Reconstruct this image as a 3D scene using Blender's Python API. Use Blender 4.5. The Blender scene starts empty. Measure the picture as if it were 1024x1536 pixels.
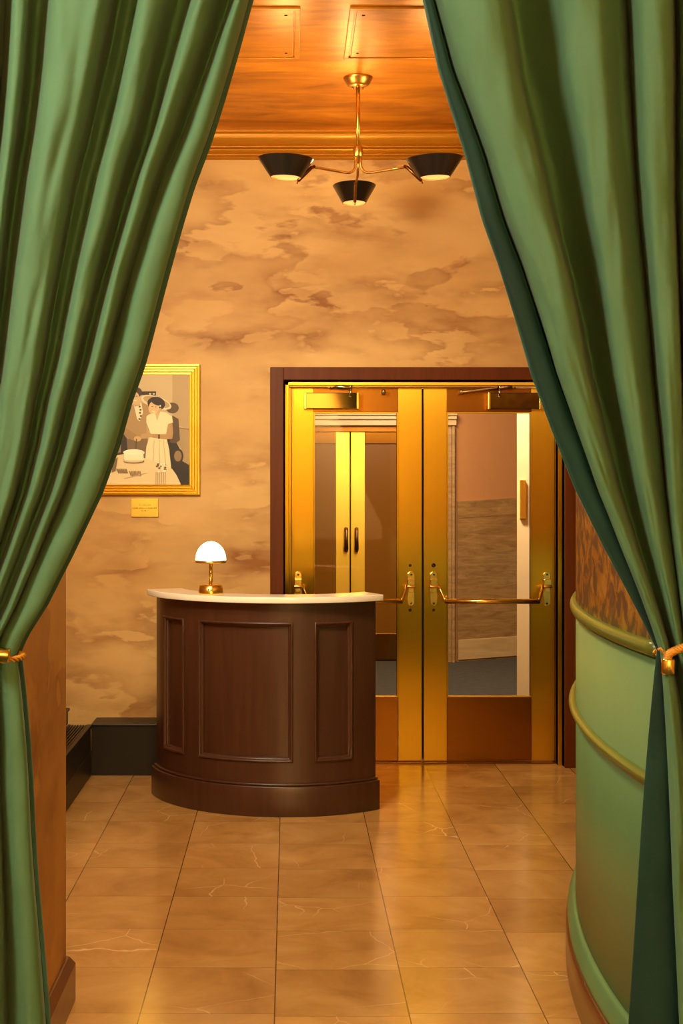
import bpy, math, random
from mathutils import Vector, Matrix, noise
from math import sin, cos, pi, radians, sqrt
random.seed(4)
C = bpy.context.scene.collection
F, CX, CY, H = 2122.0, 434.0, 727.0, 1.6      # focal length (px), principal point, eye height

def at(u, v, d):
    """world point seen at photo pixel (u, v) at distance d"""
    return Vector(((u-CX)/F*d, d, H-(v-CY)/F*d))

def lin(r, g, b):
    f = lambda c: (c/255/12.92) if c/255 <= 0.04045 else ((c/255+0.055)/1.055)**2.4
    return (f(r), f(g), f(b), 1)

# ------------------------------------------------------------------ materials
def newmat(name):
    m = bpy.data.materials.new(name); m.use_nodes = True
    nt = m.node_tree
    return m, nt, nt.nodes['Principled BSDF']

def setp(b, **k):
    for a, v in k.items():
        b.inputs[a.replace('_', ' ')].default_value = v

def simple(name, col, rough=0.5, metal=0.0, bump=0, bscale=60, var=0.0, vscale=(8, 8, 8), rvar=0.0, **k):
    m, nt, b = newmat(name)
    setp(b, Base_Color=col, Roughness=rough, Metallic=metal, **k)
    if bump or var or rvar:
        tc = nt.nodes.new('ShaderNodeTexCoord'); mp = nt.nodes.new('ShaderNodeMapping')
        mp.inputs['Scale'].default_value = vscale
        nt.links.new(tc.outputs['Object'], mp.inputs['Vector'])
        n = nt.nodes.new('ShaderNodeTexNoise'); n.inputs['Scale'].default_value = 1.0; n.inputs['Detail'].default_value = 6
        nt.links.new(mp.outputs['Vector'], n.inputs['Vector'])
        if var:
            r = nt.nodes.new('ShaderNodeValToRGB')
            r.color_ramp.elements[0].position = 0.3; r.color_ramp.elements[1].position = 0.7
            r.color_ramp.elements[0].color = tuple(c*(1-var) for c in col[:3])+(1,)
            r.color_ramp.elements[1].color = tuple(min(1, c*(1+var)) for c in col[:3])+(1,)
            nt.links.new(n.outputs['Fac'], r.inputs['Fac']); nt.links.new(r.outputs['Color'], b.inputs['Base Color'])
        if rvar:
            mr = nt.nodes.new('ShaderNodeMapRange')
            mr.inputs['To Min'].default_value = rough-rvar; mr.inputs['To Max'].default_value = rough+rvar
            nt.links.new(n.outputs['Fac'], mr.inputs['Value']); nt.links.new(mr.outputs['Result'], b.inputs['Roughness'])
        if bump:
            n2 = nt.nodes.new('ShaderNodeTexNoise'); n2.inputs['Scale'].default_value = bscale; n2.inputs['Detail'].default_value = 4
            nt.links.new(tc.outputs['Object'], n2.inputs['Vector'])
            bp = nt.nodes.new('ShaderNodeBump'); bp.inputs['Strength'].default_value = bump; bp.inputs['Distance'].default_value = 0.01
            nt.links.new(n2.outputs['Fac'], bp.inputs['Height']); nt.links.new(bp.outputs['Normal'], b.inputs['Normal'])
    return m

def N(nt, t, **k):
    n = nt.nodes.new(t)
    for a, v in k.items():
        if a in n.inputs.keys(): n.inputs[a].default_value = v
        else: setattr(n, a, v)
    return n

def ramp(nt, stops, interp='LINEAR'):
    r = nt.nodes.new('ShaderNodeValToRGB'); e = r.color_ramp.elements; r.color_ramp.interpolation = interp
    while len(e) < len(stops): e.new(0.5)
    for i, (p, c) in enumerate(stops):
        e[i].position = p; e[i].color = c if len(c) == 4 else tuple(c)+(1,)
    return r

def watercolour(name, base, light, dark, sx=0.85, sz=2.3):
    """plaster wall washed with horizontal cloudy stains"""
    m, nt, b = newmat(name); L = nt.links.new
    tc = N(nt, 'ShaderNodeTexCoord'); geo = N(nt, 'ShaderNodeNewGeometry')
    mp = N(nt, 'ShaderNodeMapping'); mp.inputs['Scale'].default_value = (sx, sx, sz)
    L(geo.outputs['Position'], mp.inputs['Vector'])
    def mth(op, a, c=None):
        x = N(nt, 'ShaderNodeMath', operation=op); x.use_clamp = False
        for i, q in enumerate((a, c)):
            if q is None: continue
            if isinstance(q, (int, float)): x.inputs[i].default_value = q
            else: L(q, x.inputs[i])
        return x.outputs[0]
    def wash(scale, off, k, lo, hi, amt, det=5.0):
        """pools of thin paint: each fades one way and ends in a crisp edge the other way"""
        o = N(nt, 'ShaderNodeMapping'); o.inputs['Location'].default_value = off
        L(mp.outputs['Vector'], o.inputs['Vector'])
        n = N(nt, 'ShaderNodeTexNoise', Scale=scale, Detail=det, Roughness=0.5, Distortion=0.25)
        L(o.outputs['Vector'], n.inputs['Vector'])
        f = mth('FRACT', mth('MULTIPLY', n.outputs['Fac'], k))
        r = ramp(nt, [(0.0, (0.0,)*3), (0.35, (0.18,)*3), (0.8, (0.8,)*3), (0.91, (1,)*3), (1.0, (0.0,)*3)]); L(f, r.inputs['Fac'])
        g = N(nt, 'ShaderNodeTexNoise', Scale=scale*0.75, Detail=3.0); o2 = N(nt, 'ShaderNodeMapping'); o2.inputs['Location'].default_value = (off[2]+4, 3, off[0]+2)
        L(mp.outputs['Vector'], o2.inputs['Vector']); L(o2.outputs['Vector'], g.inputs['Vector'])
        mk = ramp(nt, [(lo, (0, 0, 0)), (hi, (amt,)*3)]); L(g.outputs['Fac'], mk.inputs['Fac'])
        return mth('MULTIPLY', r.outputs['Color'], mk.outputs['Color'])
    w = mth('ADD', wash(1.75, (3.1, 0, 1.7), 3.6, 0.42, 0.60, 0.50), wash(3.3, (8.3, 2, 5.2), 3.3, 0.44, 0.62, 0.50))
    cl = N(nt, 'ShaderNodeTexNoise', Scale=1.1, Detail=6.0, Roughness=0.55); L(mp.outputs['Vector'], cl.inputs['Vector'])
    cr = ramp(nt, [(0.42, (0, 0, 0)), (0.70, (0.28,)*3)]); L(cl.outputs['Fac'], cr.inputs['Fac'])
    w = mth('MINIMUM', mth('ADD', w, cr.outputs['Color']), 1.0)
    soft = N(nt, 'ShaderNodeTexNoise', Scale=0.9, Detail=3.0); L(mp.outputs['Vector'], soft.inputs['Vector'])
    rs = ramp(nt, [(0.35, light), (0.65, base)]); L(soft.outputs['Fac'], rs.inputs['Fac'])
    mx = N(nt, 'ShaderNodeMix', data_type='RGBA'); L(w, mx.inputs['Factor'])
    L(rs.outputs['Color'], mx.inputs['A']); mx.inputs['B'].default_value = dark
    L(mx.outputs['Result'], b.inputs['Base Color'])
    setp(b, Roughness=0.62)
    n2 = N(nt, 'ShaderNodeTexNoise', Scale=30.0, Detail=5.0); L(geo.outputs['Position'], n2.inputs['Vector'])
    bp = N(nt, 'ShaderNodeBump', Strength=0.12, Distance=0.01); L(n2.outputs['Fac'], bp.inputs['Height'])
    L(bp.outputs['Normal'], b.inputs['Normal'])
    return m

def floor_material():
    m, nt, b = newmat('marble_tile'); L = nt.links.new
    geo = N(nt, 'ShaderNodeNewGeometry'); sp = N(nt, 'ShaderNodeSeparateXYZ'); L(geo.outputs['Position'], sp.inputs[0])
    T = 0.4064
    def M(op, a, c=None):
        x = N(nt, 'ShaderNodeMath', operation=op)
        for i, q in enumerate((a, c)):
            if q is None: continue
            if isinstance(q, (int, float)): x.inputs[i].default_value = q
            else: L(q, x.inputs[i])
        return x.outputs[0]
    ux = M('DIVIDE', M('ADD', sp.outputs[0], 0.045), T)
    colid = M('FLOOR', ux)
    wn0 = N(nt, 'ShaderNodeTexWhiteNoise', noise_dimensions='1D'); L(colid, wn0.inputs['W'])
    uy = M('ADD', M('DIVIDE', M('SUBTRACT', sp.outputs[1], 5.075), T), M('MULTIPLY', M('SUBTRACT', wn0.outputs['Value'], 0.5), 0.12))
    rowid = M('FLOOR', uy)
    fx = M('ABSOLUTE', M('SUBTRACT', M('FRACT', ux), 0.5)); fy = M('ABSOLUTE', M('SUBTRACT', M('FRACT', uy), 0.5))
    jn = N(nt, 'ShaderNodeTexNoise', Scale=9.0, Detail=3.0); L(geo.outputs['Position'], jn.inputs['Vector'])
    jx = M('GREATER_THAN', M('ADD', fx, M('MULTIPLY', jn.outputs['Fac'], 0.003)), 0.4965)
    jy = M('GREATER_THAN', M('ADD', fy, M('MULTIPLY', jn.outputs['Fac'], 0.003)), 0.4975)
    cb = N(nt, 'ShaderNodeCombineXYZ'); L(colid, cb.inputs[0]); L(rowid, cb.inputs[1])
    wn = N(nt, 'ShaderNodeTexWhiteNoise', noise_dimensions='2D'); L(cb.outputs[0], wn.inputs['Vector'])
    # per-tile offset so the veining breaks at the joints
    off = N(nt, 'ShaderNodeVectorMath', operation='SCALE'); L(wn.outputs['Color'], off.inputs[0]); off.inputs['Scale'].default_value = 9.0
    pv = N(nt, 'ShaderNodeVectorMath', operation='ADD'); L(geo.outputs['Position'], pv.inputs[0]); L(off.outputs[0], pv.inputs[1])
    n1 = N(nt, 'ShaderNodeTexNoise', Scale=3.2, Detail=8.0, Roughness=0.6, Distortion=0.6); L(pv.outputs[0], n1.inputs['Vector'])
    base = ramp(nt, [(0.3, lin(174, 126, 68)), (0.5, lin(198, 148, 84)), (0.72, lin(212, 168, 102))]); L(n1.outputs['Fac'], base.inputs['Fac'])
    tint = N(nt, 'ShaderNodeMix', data_type='RGBA', blend_type='MULTIPLY'); tint.inputs['Factor'].default_value = 1
    tr = ramp(nt, [(0, (0.84, 0.82, 0.80)), (1, (1, 1, 1))]); L(wn.outputs['Value'], tr.inputs['Fac'])
    L(base.outputs['Color'], tint.inputs['A']); L(tr.outputs['Color'], tint.inputs['B'])
    # pale crack-like veins
    nv = N(nt, 'ShaderNodeTexNoise', Scale=4.0, Detail=3.0); L(pv.outputs[0], nv.inputs['Vector'])
    vm = N(nt, 'ShaderNodeMix', data_type='VECTOR'); vm.inputs['Factor'].default_value = 0.12
    L(pv.outputs[0], vm.inputs['A']); L(nv.outputs['Color'], vm.inputs['B'])
    vo = N(nt, 'ShaderNodeTexVoronoi', feature='DISTANCE_TO_EDGE', Scale=3.2); L(vm.outputs['Result'], vo.inputs['Vector'])
    vr = ramp(nt, [(0.0, (1, 1, 1)), (0.008, (0, 0, 0))]); L(vo.outputs['Distance'], vr.inputs['Fac'])
    nm = N(nt, 'ShaderNodeTexNoise', Scale=1.7, Detail=2.0); L(pv.outputs[0], nm.inputs['Vector'])
    nr = ramp(nt, [(0.5, (0, 0, 0)), (0.62, (0.75, 0.75, 0.75))]); L(nm.outputs['Fac'], nr.inputs['Fac'])
    vf = M('MULTIPLY', vr.outputs['Color'], nr.outputs['Color'])
    mv = N(nt, 'ShaderNodeMix', data_type='RGBA'); L(vf, mv.inputs['Factor']); L(tint.outputs['Result'], mv.inputs['A']); mv.inputs['B'].default_value = lin(240, 205, 150)
    mj = N(nt, 'ShaderNodeMix', data_type='RGBA'); L(M('MULTIPLY', jx, 0.8), mj.inputs['Factor']); L(mv.outputs['Result'], mj.inputs['A']); mj.inputs['B'].default_value = lin(70, 42, 20)
    mk = N(nt, 'ShaderNodeMix', data_type='RGBA'); L(M('MULTIPLY', jy, 0.55), mk.inputs['Factor']); L(mj.outputs['Result'], mk.inputs['A']); mk.inputs['B'].default_value = lin(95, 62, 32)
    L(mk.outputs['Result'], b.inputs['Base Color'])
    rr = N(nt, 'ShaderNodeMapRange'); rr.inputs['To Min'].default_value = 0.10; rr.inputs['To Max'].default_value = 0.24
    L(n1.outputs['Fac'], rr.inputs['Value']); L(rr.outputs['Result'], b.inputs['Roughness'])
    hn = N(nt, 'ShaderNodeTexNoise', Scale=2.2, Detail=2.0); L(pv.outputs[0], hn.inputs['Vector'])
    bp = N(nt, 'ShaderNodeBump', Strength=0.06, Distance=0.02); L(hn.outputs['Fac'], bp.inputs['Height']); L(bp.outputs['Normal'], b.inputs['Normal'])
    return m

def ceiling_material():
    m, nt, b = newmat('gold_leaf_ceiling'); L = nt.links.new
    geo = N(nt, 'ShaderNodeNewGeometry'); mp = N(nt, 'ShaderNodeMapping'); mp.inputs['Scale'].default_value = (1.1, 4, 4)
    L(geo.outputs['Position'], mp.inputs['Vector'])
    n = N(nt, 'ShaderNodeTexNoise', Scale=1.6, Detail=9.0, Roughness=0.62, Distortion=0.5); L(mp.outputs['Vector'], n.inputs['Vector'])
    r = ramp(nt, [(0.3, lin(140, 80, 6)), (0.52, lin(196, 126, 16)), (0.75, lin(230, 164, 38))]); L(n.outputs['Fac'], r.inputs['Fac'])
    L(r.outputs['Color'], b.inputs['Base Color']); setp(b, Metallic=0.45, Roughness=0.36)
    bp = N(nt, 'ShaderNodeBump', Strength=0.1, Distance=0.01); L(n.outputs['Fac'], bp.inputs['Height']); L(bp.outputs['Normal'], b.inputs['Normal'])
    return m

def wallpaper_material():
    m, nt, b = newmat('bark_wallpaper'); L = nt.links.new
    geo = N(nt, 'ShaderNodeNewGeometry'); mp = N(nt, 'ShaderNodeMapping'); mp.inputs['Scale'].default_value = (15, 15, 15)
    L(geo.outputs['Position'], mp.inputs['Vector'])
    n = N(nt, 'ShaderNodeTexNoise', Scale=1.0, Detail=5.0, Roughness=0.6, Distortion=0.7); L(mp.outputs['Vector'], n.inputs['Vector'])
    r = ramp(nt, [(0.0, lin(126, 102, 86)), (0.47, lin(164, 134, 110)), (0.53, lin(226, 174, 84)), (0.66, lin(255, 220, 124))]); L(n.outputs['Fac'], r.inputs['Fac'])
    L(r.outputs['Color'], b.inputs['Base Color']); setp(b, Roughness=0.45, Metallic=0.1)
    return m

def wood_material(name, c0, c1, sc=(14, 14, 1.6), rough=0.32, coat=0.25):
    m, nt, b = newmat(name); L = nt.links.new
    geo = N(nt, 'ShaderNodeNewGeometry'); mp = N(nt, 'ShaderNodeMapping'); mp.inputs['Scale'].default_value = sc
    L(geo.outputs['Position'], mp.inputs['Vector'])
    n = N(nt, 'ShaderNodeTexNoise', Scale=2.0, Detail=8.0, Roughness=0.65, Distortion=0.6); L(mp.outputs['Vector'], n.inputs['Vector'])
    r = ramp(nt, [(0.3, c0), (0.7, c1)]); L(n.outputs['Fac'], r.inputs['Fac'])
    L(r.outputs['Color'], b.inputs['Base Color']); setp(b, Roughness=rough, Coat_Weight=coat, Coat_Roughness=0.25)
    return m

def brass_material(name, col, rough, streak=(60, 60, 0.7), amt=0.03, aniso=0.0, var=0.05):
    m, nt, b = newmat(name); L = nt.links.new
    geo = N(nt, 'ShaderNodeNewGeometry'); mp = N(nt, 'ShaderNodeMapping'); mp.inputs['Scale'].default_value = streak
    L(geo.outputs['Position'], mp.inputs['Vector'])
    n = N(nt, 'ShaderNodeTexNoise', Scale=2.0, Detail=6.0, Roughness=0.6); L(mp.outputs['Vector'], n.inputs['Vector'])
    r = ramp(nt, [(0.3, tuple(c*(1-var) for c in col[:3])), (0.7, tuple(min(1, c*(1+var)) for c in col[:3]))]); L(n.outputs['Fac'], r.inputs['Fac'])
    L(r.outputs['Color'], b.inputs['Base Color'])
    mr = N(nt, 'ShaderNodeMapRange'); mr.inputs['To Min'].default_value = rough-amt; mr.inputs['To Max'].default_value = rough+amt
    L(n.outputs['Fac'], mr.inputs['Value']); L(mr.outputs['Result'], b.inputs['Roughness'])
    setp(b, Metallic=1.0)
    if aniso:      # vertically brushed: broad sideways, tight up and down
        cb = N(nt, 'ShaderNodeCombineXYZ'); cb.inputs[0].default_value = 1
        L(cb.outputs[0], b.inputs['Tangent']); setp(b, Anisotropic=aniso)
    return m

def glass_material(name, tint=(1, 1, 1, 1), ior=1.45):
    m = bpy.data.materials.new(name); m.use_nodes = True; nt = m.node_tree
    for n in list(nt.nodes):
        if n.type != 'OUTPUT_MATERIAL': nt.nodes.remove(n)
    out = nt.nodes['Material Output']; tr = N(nt, 'ShaderNodeBsdfTransparent'); tr.inputs['Color'].default_value = tint
    gl = N(nt, 'ShaderNodeBsdfGlossy'); gl.inputs['Roughness'].default_value = 0.03
    fr = N(nt, 'ShaderNodeFresnel'); fr.inputs['IOR'].default_value = ior
    mx = N(nt, 'ShaderNodeMixShader')
    nt.links.new(fr.outputs[0], mx.inputs[0]); nt.links.new(tr.outputs[0], mx.inputs[1]); nt.links.new(gl.outputs[0], mx.inputs[2])
    nt.links.new(mx.outputs[0], out.inputs['Surface'])
    return m

def glow(name, col, s):
    m, nt, b = newmat(name)
    setp(b, Base_Color=col, Roughness=0.4, Emission_Color=col, Emission_Strength=s)
    return m

def cloth(name, col, sheen=0.3, rough=0.7, var=0.06, sheencol=(1, 1, 1, 1), wr=0.25):
    m = simple(name, col, rough, 0, 0, 60, var, (3, 3, 1.2))
    nt = m.node_tree; b = nt.nodes['Principled BSDF']
    setp(b, Sheen_Weight=sheen, Sheen_Roughness=0.45, Sheen_Tint=sheencol)
    geo = N(nt, 'ShaderNodeNewGeometry')
    n1 = N(nt, 'ShaderNodeTexNoise', Scale=9.0, Detail=4.0, Distortion=1.2); nt.links.new(geo.outputs['Position'], n1.inputs['Vector'])
    bp = N(nt, 'ShaderNodeBump', Strength=wr, Distance=0.02); nt.links.new(n1.outputs['Fac'], bp.inputs['Height'])
    nt.links.new(bp.outputs['Normal'], b.inputs['Normal'])
    return m

def travertine(name, a, c, sz=6.0, sx=0.8):
    m, nt, b = newmat(name); L = nt.links.new
    geo = N(nt, 'ShaderNodeNewGeometry'); mp = N(nt, 'ShaderNodeMapping'); mp.inputs['Scale'].default_value = (sx, sx, sz)
    L(geo.outputs['Position'], mp.inputs['Vector'])
    n = N(nt, 'ShaderNodeTexNoise', Scale=2.4, Detail=9.0, Roughness=0.68, Distortion=0.8); L(mp.outputs['Vector'], n.inputs['Vector'])
    r = ramp(nt, [(0.32, a), (0.5, tuple((p+q)/2 for p, q in zip(a, c))), (0.68, c)]); L(n.outputs['Fac'], r.inputs['Fac'])
    L(r.outputs['Color'], b.inputs['Base Color']); setp(b, Roughness=0.4)
    return m

M_wall = watercolour('washed_plaster', lin(208, 160, 90), lin(224, 182, 112), lin(146, 90, 30), 0.75, 2.0)
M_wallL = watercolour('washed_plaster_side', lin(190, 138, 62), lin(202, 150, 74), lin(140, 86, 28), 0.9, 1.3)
M_floor = floor_material()
M_ceil = ceiling_material()
M_corn = simple('gold_cornice', lin(190, 126, 24), 0.35, 0.4, var=0.06, vscale=(2, 2, 2))
M_paper = wallpaper_material()
M_green = simple('green_paint', lin(92, 134, 84), 0.42, 0, bump=0.05, bscale=25, var=0.06, vscale=(3, 3, 1))
M_greenrail = simple('olive_gloss_paint', lin(98, 110, 38), 0.3, 0, var=0.04)
M_darkwood = wood_material('mahogany_casing', lin(86, 38, 8), lin(104, 48, 12), (10, 10, 0.8), 0.4, 0.0)
M_darkwood.node_tree.nodes['Principled BSDF'].inputs['Specular IOR Level'].default_value = 0.2
M_desk = wood_material('walnut_stain', lin(62, 33, 20), lin(76, 44, 28), (18, 18, 1.2), 0.34, 0.2)
M_base = wood_material('brown_base', lin(92, 50, 22), lin(116, 66, 30), (2, 2, 10))
M_black = simple('black_paint', lin(15, 12, 10), 0.4, 0, var=0.12, vscale=(4, 4, 4))
M_counter = simple('cream_quartz', lin(245, 234, 214), 0.16, 0, var=0.02, vscale=(5, 5, 5))
M_doorbrass = brass_material('door_brass', lin(232, 184, 54), 0.28, (40, 40, 0.4), 0.008, aniso=0.9, var=0.012)
M_railbrass = brass_material('rail_brass', lin(158, 102, 32), 0.26, (0.7, 0.7, 40), 0.01, aniso=0.6, var=0.012)
M_brass = brass_material('polished_brass', lin(248, 210, 108), 0.22, (6, 6, 6), 0.04)
M_chbrass = brass_material('brushed_antique_brass', lin(206, 160, 82), 0.32, (6, 6, 6), 0.04)
M_mirror = brass_material('mirror_brass', lin(120, 94, 42), 0.08, (4, 4, 4), 0.02)
M_goldframe = brass_material('gilt_frame', lin(250, 206, 88), 0.32, (8, 8, 8), 0.05)
M_innerbrass = brass_material('inner_door_brass', lin(246, 196, 70), 0.44, var=0.03)
M_bronze = brass_material('aged_bronze', lin(120, 72, 26), 0.3, (8, 8, 8), 0.05)
M_steel = simple('nickel', lin(215, 200, 170), 0.18, 1.0)
M_screw = simple('dark_screw', lin(70, 50, 25), 0.3, 1.0)
M_shade = simple('black_enamel', lin(20, 17, 15), 0.28, 0.0, Coat_Weight=0.3)
M_shadein = simple('cream_enamel', lin(232, 196, 140), 0.5)
M_glass = glass_material('door_glass', (0.95, 0.94, 0.91, 1), 1.28)
M_amber = simple('bronze_glass', lin(118, 70, 9), 0.3, 0.0, var=0.05, vscale=(1, 1, 1))
M_amber.node_tree.nodes['Principled BSDF'].inputs['Specular IOR Level'].default_value = 0.2
M_picglass = glass_material('picture_glass', (1, 1, 1, 1), 1.25)
M_lining = cloth('green_sateen', lin(86, 126, 90), 0.08, 0.72)
M_lining.node_tree.nodes['Principled BSDF'].inputs['Specular IOR Level'].default_value = 0.2
M_velvet = cloth('green_velvet', lin(12, 52, 38), 0.4, 0.85, 0.4, lin(90, 170, 140))
M_rope = simple('gold_silk', lin(214, 152, 46), 0.42, 0.15)
M_trav = travertine('travertine', lin(128, 90, 50), lin(180, 136, 84), 11, 1.6)
M_travpale = travertine('pale_travertine', lin(188, 146, 96), lin(214, 178, 126))
M_marble = simple('cream_marble', lin(236, 206, 160), 0.3, 0, var=0.05, vscale=(6, 6, 3))
M_pink = simple('terracotta_plaster', lin(192, 130, 80), 0.6, 0, var=0.05, vscale=(2, 2, 0.5))
M_carpet = simple('charcoal_carpet', lin(62, 56, 50), 0.95, 0, bump=0.5, bscale=90, var=0.3, vscale=(18, 18, 18))
M_front = simple('warm_paint', lin(214, 178, 120), 0.6)
M_frontdark = simple('dark_brown_paint', lin(46, 32, 22), 0.5)
M_gap = simple('painted_gap_shade', lin(22, 14, 8), 0.8)  # near-black colour stands in for the shade inside the door gaps

# ------------------------------------------------------------------ mesh building
class MB:
    def __init__(s): s.v = []; s.f = []; s.m = []; s.sm = []
    def add(s, vs, fs, mat=0, smooth=False):
        o = len(s.v); s.v += [tuple(x) for x in vs]
        for q in fs: s.f.append([i+o for i in q]); s.m.append(mat); s.sm.append(smooth)
        return s
    def box(s, x0, x1, y0, y1, z0, z1, mat=0):
        vs = [(x, y, z) for x in (x0, x1) for y in (y0, y1) for z in (z0, z1)]
        return s.add(vs, [(0, 1, 3, 2), (4, 6, 7, 5), (0, 4, 5, 1), (2, 3, 7, 6), (0, 2, 6, 4), (1, 5, 7, 3)], mat)
    def prism(s, poly, z0, z1, mat=0):
        n = len(poly); vs = [(x, y, z0) for x, y in poly]+[(x, y, z1) for x, y in poly]
        fs = [tuple(range(n))[::-1], tuple(range(n, 2*n))]+[(i, (i+1) % n, n+(i+1) % n, n+i) for i in range(n)]
        return s.add(vs, fs, mat)
    def extr(s, poly3, off, mat=0):
        n = len(poly3); p = [Vector(q) for q in poly3]; o = Vector(off)
        vs = p+[q+o for q in p]
        fs = [tuple(range(n))[::-1], tuple(range(n, 2*n))]+[(i, (i+1) % n, n+(i+1) % n, n+i) for i in range(n)]
        return s.add(vs, fs, mat)
    def lathe(s, prof, cx, cy, n=40, sx=1, sy=1, mat=0, rot=None, org=None, caps=True):
        """prof: list of (r, z); optional rot matrix about org"""
        vs = []; fs = []
        for r, z in prof:
            for k in range(n):
                a = 2*pi*k/n
                vs.append(Vector((cx+r*sx*cos(a), cy+r*sy*sin(a), z)))
        for j in range(len(prof)-1):
            for k in range(n):
                fs.append((j*n+k, j*n+(k+1) % n, (j+1)*n+(k+1) % n, (j+1)*n+k))
        if caps:
            if prof[0][0] > 1e-6: fs.append(tuple(range(n))[::-1])
            if prof[-1][0] > 1e-6: fs.append(tuple((len(prof)-1)*n+k for k in range(n)))
        if rot is not None:
            o = Vector(org); vs = [o+rot @ (q-o) for q in vs]
        return s.add(vs, fs, mat, True)
    def tube(s, pts, r, n=10, closed=False, mat=0, smooth=True, ry=None):
        pts = [Vector(p) for p in pts]; m = len(pts)
        rs = r if isinstance(r, (list, tuple)) else [r]*m
        tang = []
        for i in range(m):
            a = pts[(i-1) % m] if (closed or i > 0) else pts[i]; c = pts[(i+1) % m] if (closed or i < m-1) else pts[i]
            tang.append((c-a).normalized())
        up = Vector((0, 0, 1)) if abs(tang[0].z) < 0.9 else Vector((0, 1, 0))
        u = tang[0].cross(up).normalized(); vs = []; fs = []
        for i in range(m):
            t = tang[i]; u = (u-t*u.dot(t)).normalized(); w = t.cross(u)
            k = 1.0
            if 0 < i < m-1 or closed:
                c = (pts[(i+1) % m]-pts[i]).normalized().dot(t); k = 1/max(0.5, c)
            for j in range(n):
                a = 2*pi*(j+0.5)/n
                vs.append(pts[i]+u*(rs[i]*k*cos(a))+w*((rs[i] if ry is None else ry)*k*sin(a)))
        for i in range(m if closed else m-1):
            for j in range(n):
                a, b_ = i*n, ((i+1) % m)*n
                fs.append((a+j, a+(j+1) % n, b_+(j+1) % n, b_+j))
        if not closed:
            fs.append(tuple(range(n))[::-1]); fs.append(tuple((m-1)*n+j for j in range(n)))
        return s.add(vs, fs, mat, smooth)
    def sheet(s, grid, mats=None, closed=False):
        R, K = len(grid), len(grid[0]); o = len(s.v)
        s.v += [tuple(p) for row in grid for p in row]
        for i in range(R-1):
            for j in range(K-1):
                s.f.append([o+(i+1)*K+j, o+(i+1)*K+j+1, o+i*K+j+1, o+i*K+j]); s.m.append(mats[j] if mats else 0); s.sm.append(True)
        return s
    def sector(s, c, a0, a1, r0, r1, z0, z1, n=48, mat=0, skew0=0, skew1=0):
        """annular sector; angles in degrees from -Y towards +X; skew moves the inner corners"""
        vs = []; fs = []
        for i in range(n+1):
            t = i/n
            ao = radians(a0+(a1-a0)*t); ai = radians((a0+skew0)+((a1+skew1)-(a0+skew0))*t)
            for (r, a) in ((r1, ao), (r0, ai)):
                for z in (z0, z1): vs.append((c[0]+r*sin(a), c[1]-r*cos(a), z))
        for i in range(n):
            p, q = 4*i, 4*i+4
            fs += [(p, q, q+1, p+1), (p+2, p+3, q+3, q+2), (p+1, q+1, q+3, p+3), (p, p+2, q+2, q)]
        fs += [(0, 1, 3, 2), (4*n, 4*n+2, 4*n+3, 4*n+1)]
        o = len(s.v); s.v += vs
        for k, q in enumerate(fs):
            s.f.append([i+o for i in q]); s.m.append(mat); s.sm.append(k % 4 < 2 and k < 4*n)
        return s

OFF = {}
def build(name, mb, mats, parent=None, bevel=0, seg=2, solid=0, keep=False):
    off = Vector((0, 0, 0))
    p = parent
    while p is not None:
        if p.name in OFF: off = OFF[p.name]
        p = p.parent
    me = bpy.data.meshes.new(name)
    me.from_pydata([tuple(Vector(v)-off) for v in mb.v], [], mb.f)
    mats = mats if isinstance(mats, (list, tuple)) else [mats]
    for m in mats: me.materials.append(m)
    me.polygons.foreach_set('material_index', mb.m); me.polygons.foreach_set('use_smooth', mb.sm)
    me.update()
    import bmesh
    bm = bmesh.new(); bm.from_mesh(me)
    if not keep: bmesh.ops.recalc_face_normals(bm, faces=bm.faces); bm.to_mesh(me); bm.free()
    o = bpy.data.objects.new(name, me); C.objects.link(o)
    if parent: o.parent = parent
    if solid:
        m = o.modifiers.new('solid', 'SOLIDIFY'); m.thickness = solid; m.offset = 0
        m.material_offset = len(mats)-1 if solid and len(mats) > 1 else 0
    if bevel:
        m = o.modifiers.new('bevel', 'BEVEL'); m.width = bevel; m.segments = seg; m.limit_method = 'ANGLE'; m.angle_limit = radians(35)
    return o

def thing(name, label, cat, loc, group=None, kind=None):
    o = bpy.data.objects.new(name, None); C.objects.link(o); o.location = loc; o.empty_display_size = 0.1
    OFF[o.name] = Vector(loc)
    return tag(o, label, cat, group, kind)

def tag(o, label=None, cat=None, group=None, kind=None):
    if label: o['label'] = label
    if cat: o['category'] = cat
    if group: o['group'] = group
    if kind: o['kind'] = kind
    return o

def struct(name, mb, mats, **k):
    o = build(name, mb, mats, **k); o['kind'] = 'structure'; return o

# ------------------------------------------------------------------ setting: lobby shell
YW = 8.0            # back wall
ZC = 3.57           # ceiling
struct('floor', MB().add([(-3.2, 3.5, 0), (3.4, 3.5, 0), (3.4, 8.2, 0), (-3.2, 8.2, 0)], [(0, 1, 2, 3)]), M_floor)
struct('floor_near', MB().add([(-3.2, -3.2, 0), (3.4, -3.2, 0), (3.4, 3.5, 0), (-3.2, 3.5, 0)], [(0, 1, 2, 3)]), M_carpet)
struct('ceiling', MB().box(-3.2, 3.4, 3.66, 8.3, ZC, ZC+0.1), M_ceil)
OX0, OX1, OZ1 = -0.034, 1.553, 2.192   # door opening
wb = MB().box(-1.45, OX0, YW, YW+0.25, 0, ZC).box(OX1, 3.4, YW, YW+0.25, 0, ZC).box(OX0, OX1, YW, YW+0.25, OZ1, ZC)
struct('wall_back', wb, M_wall)
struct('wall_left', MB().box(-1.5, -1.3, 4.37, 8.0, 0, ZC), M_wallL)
struct('wall_near_left', MB().box(-3.2, -0.69, 3.62, 4.37, 0, ZC), M_wallL)
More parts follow.
